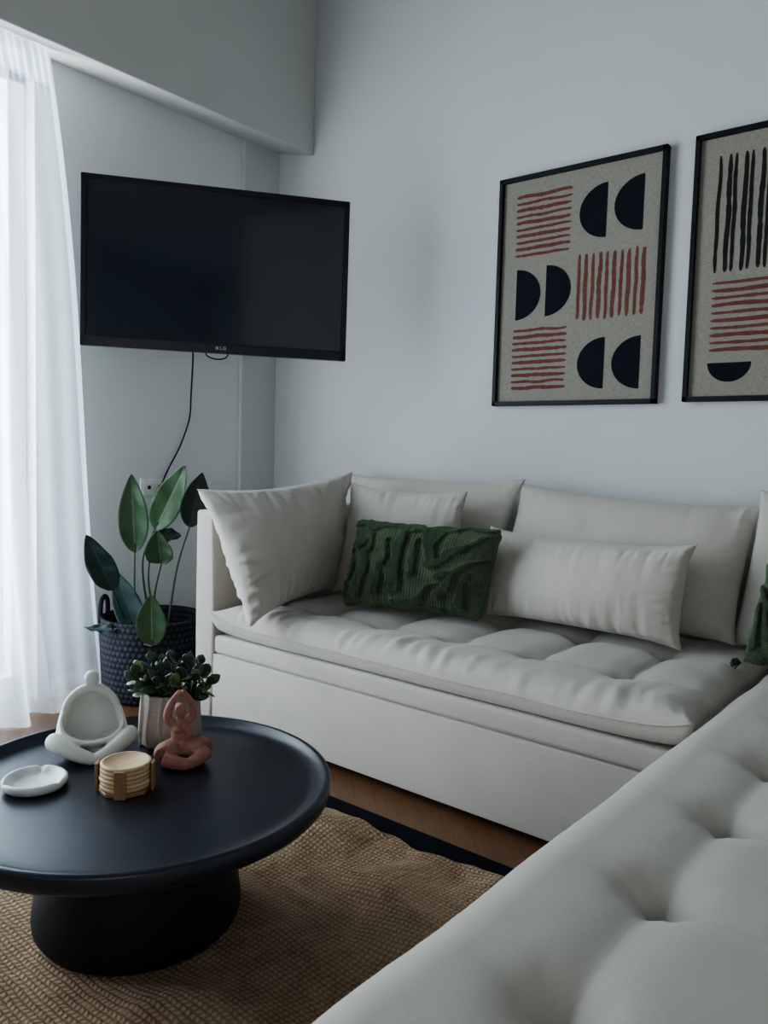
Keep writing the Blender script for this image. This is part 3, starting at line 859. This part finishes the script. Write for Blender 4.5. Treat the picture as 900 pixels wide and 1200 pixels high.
for v in bm.verts: v.co.z = max(v.co.z, 0)
o = link('figure_bowl', bm, M['ceramic']); o.location = p; o.rotation_euler = (0, 0, RZ + .12); remesh(o, .0022, 8, .5)
tag(o, 'white ceramic bowl shaped as a seated cross-legged faceless figure', 'figurine')

# coasters in their holder
p = at(147, 924, 2, ZT); cr = .049
ho = empty('coaster_holder', p, 'low bamboo holder with four flat upright posts around a stack of coasters', 'holder', RZ + .0)
bm = bmesh.new(); lathe(bm, [(1e-5, 0), (.055, 0), (.0565, .0015), (.0565, .0075), (.055, .009), (1e-5, .009)], 8)
link('base', bm, M['bamboodark'], ho, False)
for ang in (-100, -10, 80, 170):
    bm = bmesh.new(); box(bm, (.0545, -.0125, .0), (.0615, .0125, .060), .0015, 2)
    bmesh.ops.rotate(bm, verts=bm.verts, cent=(0, 0, 0), matrix=Matrix.Rotation(math.radians(ang), 3, 'Z'))
    link('post', bm, M['bamboodark'], ho, False)
names = ['bottom', 'second', 'third', 'fourth', 'fifth', 'top']
cbm = bmesh.new(); lathe(cbm, [(1e-5, 0), (.0505, 0), (.0530, .002), (.0530, .0065), (.0510, .0085), (.0455, .0085), (.0445, .0070), (1e-5, .0070)], 64)
cm = None
for k in range(6):
    if cm is None: c = link('coaster', cbm, M['bamboo']); cm = c.data
    else: c = D.objects.new('coaster', cm); COL.objects.link(c)
    jit = .0015
    c.location = p + Vector((random.uniform(-jit, jit), random.uniform(-jit, jit), 0.0092 + k * .0090)); c.rotation_euler = (0, 0, random.random() * 6)
    word = ['lowest round bamboo coaster at the bottom of the stack', 'round bamboo coaster second from the bottom of the stack', 'round bamboo coaster third from the bottom of the stack',
            'round bamboo coaster third from the top of the stack', 'round bamboo coaster just under the topmost one', 'topmost round pale bamboo coaster with a raised rim'][k]
    tag(c, word, 'coaster', 'round coasters stacked in the bamboo holder')

# terracotta figurine
p = at(212, 893, 2, ZT)
bm = bmesh.new()
ell(bm, (0, .014, .028), (.036, .030, .028))                       # hips
ell(bm, (0, .012, .058), (.021, .017, .030)); ell(bm, (0, .008, .082), (.0225, .0165, .017))
for s in (-1, 1):
    ell(bm, (s * .0105, -.007, .080), (.0105, .010, .0105))        # chest
    tube(bm, spline([(s * .020, .008, .026), (s * .042, -.018, .032), (s * .047, -.030, .030)], 12), [.028, .027, .022], 16)
    tube(bm, spline([(s * .047, -.030, .026), (s * .022, -.048, .018), (s * -.016, -.052, .010)], 14), [.019, .015, .010], 14)
    tube(bm, spline([(s * .017, .010, .090), (s * .030, .008, .104), (s * .026, .006, .130), (s * .008, .004, .156), (0, .003, .162)], 24), [.0105, .0098, .009, .0078, .007], 12)
tube(bm, [Vector((0, .009, .088)), Vector((0, .008, .108))], .0085, 12)
ell(bm, (0, .005, .118), (.0125, .0135, .016)); ell(bm, (0, .017, .124), (.010, .009, .010))
for v in bm.verts: v.co.z = max(v.co.z, 0)
o = link('woman_figurine', bm, M['terra']); o.location = p; o.rotation_euler = (0, 0, RZ + .25); remesh(o, .0019, 4, .5); o.scale = (1.0, 1.0, 1.03)
tag(o, 'terracotta figurine of a seated woman with both arms raised overhead', 'figurine')

# jade plant in ribbed pot
p = at(199, 868, 2, ZT)
jp = empty('potted_succulent', p, 'jade plant in a beige wavy-ribbed ceramic pot on the coffee table', 'plant')
def pmod(r, z, a):
    w = .10 * math.sin(z * 55 + 3 * math.sin(a * 2)) 
    rib = (.5 + .5 * math.sin(a * 13 + 1.1 * math.sin(z * 48 + 2 * math.sin(a * 2)) * .5 + 1.2)) ** 5
    return r + (.0065 * rib if r > .0595 else 0)
prof = [(1e-5, 0), (.066, 0), (.0705, .004), (.0715, .03), (.069, .08), (.066, .126), (.0645, .130), (.060, .130), (.0585, .122), (.0585, .112), (1e-5, .112)]
pf = []
for (r0, za), (r1, zb) in zip(prof, prof[1:]):
    m_ = max(1, int(math.dist((r0, za), (r1, zb)) / .006))
    for k in range(m_): pf.append((r0 + (r1 - r0) * k / m_, za + (zb - za) * k / m_))
pf.append(prof[-1])
bm = bmesh.new(); lathe(bm, pf, 220, pmod); link('pot', bm, M['pot'], jp)
bm = bmesh.new(); lathe(bm, [(1e-5, .112), (.058, .113), (.04, .121), (1e-5, .122)], 40); link('soil', bm, M['soil'], jp)
def jleaf(bm, base, d, L, W, th, up, mi=0):
    d = d.normalized(); x = d.cross(up).normalized(); n = x.cross(d).normalized()
    rings = []; m = 9; k = 10
    for i in range(m + 1):
        q = i / m; w = W * (math.sin(PI * q ** 1.35) ** .75 if 0 < q < 1 else 0.03); w = max(w, W * .12 if q < .3 else W * .02)
        c = base + d * L * q + n * (.10 * L * q * q)
        rings.append([bm.verts.new(c + x * (w * math.cos(2 * PI * j / k)) + n * (th * (w / W) ** .7 * math.sin(2 * PI * j / k))) for j in range(k)])
    for i in range(m):
        for j in range(k):
            f = bm.faces.new((rings[i][j], rings[i][(j + 1) % k], rings[i + 1][(j + 1) % k], rings[i + 1][j])); f.material_index = mi
    bm.faces.new(rings[-1]).material_index = mi; bm.faces.new(rings[0][::-1]).material_index = mi
bmL = bmesh.new(); bmS = bmesh.new()
right = R3 @ Vector((1, 0, 0)); right.z = 0; right.normalize(); toward = Vector((-R3[0][2] * -1, R3[1][2], 0)).normalized()
toward = Vector((.77, -.63, 0))
br = []
for k, (rx, up_, tw) in enumerate([(-.062, .048, .02), (-.035, .075, .01), (-.02, .035, .055), (.0, .070, -.02), (.02, .050, .035), (.045, .038, .03), (.066, .050, .0), (.078, .032, .02),
                                   (-.05, .02, .04), (.03, .066, -.01), (.055, .06, -.03), (-.015, .055, .02), (.012, .02, .06), (-.075, .028, -.01), (.05, .015, .05)]):
    b0 = right * rx * .35 + toward * tw * .4 + Vector((0, 0, .113)); rx *= 1.18; tip = right * rx + toward * tw + Vector((0, 0, .120 + up_ * 1.05))
    mid = (b0 + tip) / 2 + Vector((0, 0, .008)) + right * rx * .1
    pts = spline([b0, mid, tip], 10); tube(bmS, pts, [.0042, .0028], 8)
    nl = 3
    for q in range(nl):
        c = pts[4 + q * 2]; dirn = (tip - b0).normalized(); ph = k * 1.3 + q * PI / 2
        side = dirn.cross(Vector((0, 0, 1))).normalized() if abs(dirn.z) < .95 else Vector((1, 0, 0)); s2 = dirn.cross(side)
        for sg in (1, -1):
            out = (side * math.cos(ph) + s2 * math.sin(ph)) * sg
            d = (dirn * (.25 + .25 * q) + out).normalized() + Vector((random.uniform(-.2, .2), random.uniform(-.2, .2), random.uniform(-.1, .3)))
            L = random.uniform(.036, .058); jleaf(bmL, c, d, L, L * random.uniform(.21, .29), .0021, dirn + Vector((random.uniform(-.3, .3), .1, .3)), 1 if random.random() < .14 else 0)
    jleaf(bmL, pts[-1], (tip - b0) + Vector((0, 0, .02)), .034, .013, .003, toward)
link('branches', bmS, M['twig'], jp); link('foliage', bmL, [M['jade'], M['jadelight']], jp)

# ------------------------------------------------------------------ tall plant in basket
bc = Vector((-2.850, 1.985, 0))
pl = empty('potted_plant', bc, 'tall leafy plant in a dark woven basket between curtain and sofa', 'plant')
bk = bmesh.new()
BR_, BH = .212, .335
prof = [(1e-5, .0), (.185, .0), (.20, .01), (.208, .06), (.214, .18), (.212, BH - .02), (.214, BH), (.205, BH + .004), (.198, BH - .01), (.198, .24), (1e-5, .24)]
pf = []
for (r0, za), (r1, zb) in zip(prof, prof[1:]):
    m_ = max(1, int(math.dist((r0, za), (r1, zb)) / .012))
    for k in range(m_): pf.append((r0 + (r1 - r0) * k / m_, za + (zb - za) * k / m_))
pf.append(prof[-1])
lathe(bk, pf, 96, lambda r, z, a: r)
bko = link('basket', bk, M['basket'], pl)
cr_ = at(126, 735, 1, 2.0) - bc
for ang in (math.atan2(-right.y, -right.x), math.atan2(right.y, right.x)):
    d = Vector((math.cos(ang), math.sin(ang), 0)); s_ = Vector((-d.y, d.x, 0))
    hb = bmesh.new(); c = d * (BR_ - .004) + Vector((0, 0, BH - .03))
    tube(hb, spline([c - s_ * .045, c - s_ * .04 + Vector((0, 0, .08)), c + Vector((0, 0, .105)), c + s_ * .04 + Vector((0, 0, .08)), c + s_ * .045], 24), .0095, 10)
    link('handle', hb, M['basket'], bko)
bm = bmesh.new(); lathe(bm, [(1e-5, .245), (.197, .245), (.12, .258), (1e-5, .262)], 40); link('soil', bm, M['soil'], pl)

def leaf(base, tip, W, face, mat, curl=.06, fold=.35, bend=.03, name='leaf', stem_from=None, stem_mid=None):
    """broad pointed blade from base to tip; face = direction its surface looks at"""
    base = Vector(base); tip = Vector(tip); ax = tip - base; L = ax.length; d = ax.normalized()
    face = Vector(face); n = (face - d * face.dot(d)).normalized(); x = d.cross(n)
    bm = bmesh.new(); uvl = bm.loops.layers.uv.verify(); m, k = 26, 12; g = []
    for i in range(m + 1):
        q = i / m; w = W / 2 * (math.sin(PI * q ** .82) ** .78 if 0 < q < 1 else 0) * (1 - .12 * q) + .0012
        row = []
        for j in range(k + 1):
            s = 2 * j / k - 1
            off = n * (fold * w * abs(s) ** 1.3 + bend * L * 4 * q * (1 - q) * -1 + .004 * math.sin(q * 17 + s * 2) * abs(s))
            row.append(bm.verts.new(base + d * L * q + x * w * s + off))
        g.append(row)
    for i in range(m):
        for j in range(k):
            f = bm.faces.new((g[i][j], g[i][j + 1], g[i + 1][j + 1], g[i + 1][j]))
            for lp, uvv in zip(f.loops, ((j / k, i / m), ((j + 1) / k, i / m), ((j + 1) / k, (i + 1) / m), (j / k, (i + 1) / m))): lp[uvl].uv = uvv
    o = link(name, bm, mat, pl)
    so = o.modifiers.new('thickness', 'SOLIDIFY'); so.thickness = .0012
    if stem_from is not None:
        sb = bmesh.new(); md = stem_mid if stem_mid is not None else (Vector(stem_from) + base) / 2
        tube(sb, spline([stem_from, md, base, base + d * L * .12 - n * .0], 24), [.0052, .004, .003, .0022], 8)
        link('stem', sb, M['stem'], o)
    return o
def L_(x, y, Y): return at(x, y, 1, Y) - bc
vw = Vector((.72, -.68, .1))
root0 = Vector((0, 0, .25))
leaf(L_(158, 648, 1.93), L_(154, 556, 1.90), .125, vw + Vector((.25, 0, 0)), M['leaf'], stem_from=root0 + Vector((-.02, -.05, 0)), stem_mid=L_(158, 700, 1.94))
leaf(L_(181, 621, 2.05), L_(217, 546, 2.06), .135, vw + Vector((0, -.1, .1)), M['leaf'], fold=.25, stem_from=root0 + Vector((-.01, 0, 0)), stem_mid=L_(167, 662, 2.02))
leaf(L_(222, 618, 2.12), L_(237, 554, 2.14), .125, vw + Vector((.3, .3, .1)), M['leafdark'], fold=.2, stem_from=root0 + Vector((.05, .03, 0)), stem_mid=L_(207, 668, 2.08))
leaf(L_(189, 661, 1.98), L_(184, 622, 1.90), .115, vw + Vector((0, 0, .5)), M['leaf'], fold=.5, stem_from=root0 + Vector((.02, .0, 0)), stem_mid=L_(181, 700, 1.99))
leaf(L_(181, 627, 2.05), L_(212, 628, 2.12), .09, vw + Vector((0, -.3, 1.4)), M['leafdark'], fold=.15, stem_from=root0 + Vector((.0, .03, 0)), stem_mid=L_(174, 680, 2.03))
leaf(L_(133, 693, 1.80), L_(101, 627, 1.66), .115, vw + Vector((.1, -.2, .3)), M['leafblue'], fold=.15, bend=.01, stem_from=root0 + Vector((-.04, -.06, 0)), stem_mid=L_(143, 718, 1.87))
leaf(L_(163, 748, 1.90), L_(134, 668, 1.90), .12, vw + Vector((.3, .0, .1)), M['leafblue'], fold=.2, stem_from=root0 + Vector((-.01, -.02, -.01)))
leaf(L_(178, 757, 1.82), L_(177, 697, 1.80), .12, vw + Vector((0, 0, .3)), M['leaf'], fold=.3, stem_from=root0 + Vector((.0, -.11, 0)))
leaf(L_(138, 738, 1.78), L_(99, 735, 1.70), .045, vw + Vector((0, .2, 1.2)), M['leafblue'], fold=.2, stem_from=root0 + Vector((-.05, -.08, -.01)))
leaf(L_(148, 745, 1.83), L_(128, 730, 1.76), .06, vw + Vector((0, .2, 1.0)), M['leaf'], fold=.2, stem_from=root0 + Vector((-.04, -.07, -.01)))
leaf(L_(147, 745, 1.85), L_(153, 729, 1.82), .05, vw + Vector((0, .2, 1.0)), M['leaf'], fold=.2, stem_from=root0 + Vector((-.03, -.07, -.01)))
leaf(L_(205, 748, 1.99), L_(226, 724, 2.02), .04, vw, M['leafdark'], fold=.5, stem_from=root0 + Vector((.04, -.02, -.01)))

# ------------------------------------------------------------------ light
def area(name, loc, rot, sx, sy, power, color):
    l = D.lights.new(name, 'AREA'); l.shape = 'RECTANGLE'; l.size = sx; l.size_y = sy; l.energy = power; l.color = color
    o = D.objects.new(name, l); COL.objects.link(o); o.location = loc; o.rotation_euler = rot; return o
area('window_daylight', (XL - .32, (WY0 + WY1) / 2, 1.25), (0, -PI / 2, 0), 2.3, 2.1, 170, (.88, .95, 1.0))
area('room_fill', (1.0, -1.5, 1.15), (math.radians(90), 0, math.radians(51)), 1.5, 1.0, 10, (1, .98, .95))  # unseen fill light added behind the viewer to soften the room's shade
area('passage_fill', (2.9, -2.0, .5), (PI, 0, 0), .5, .5, 26, (.85, .93, 1.0))  # unseen fill added to lift the passage's reflection in the screen
w = D.worlds.new('sky'); bpy.context.scene.world = w; w.use_nodes = True
bg = w.node_tree.nodes['Background']; bg.inputs[0].default_value = (.68, .85, 1, 1); bg.inputs[1].default_value = 1.9
# pale sunlit facade across the street
vs = bpy.context.scene.view_settings
vs.view_transform = 'AgX'; vs.look = 'AgX - Medium High Contrast'
vs.exposure = 0.15
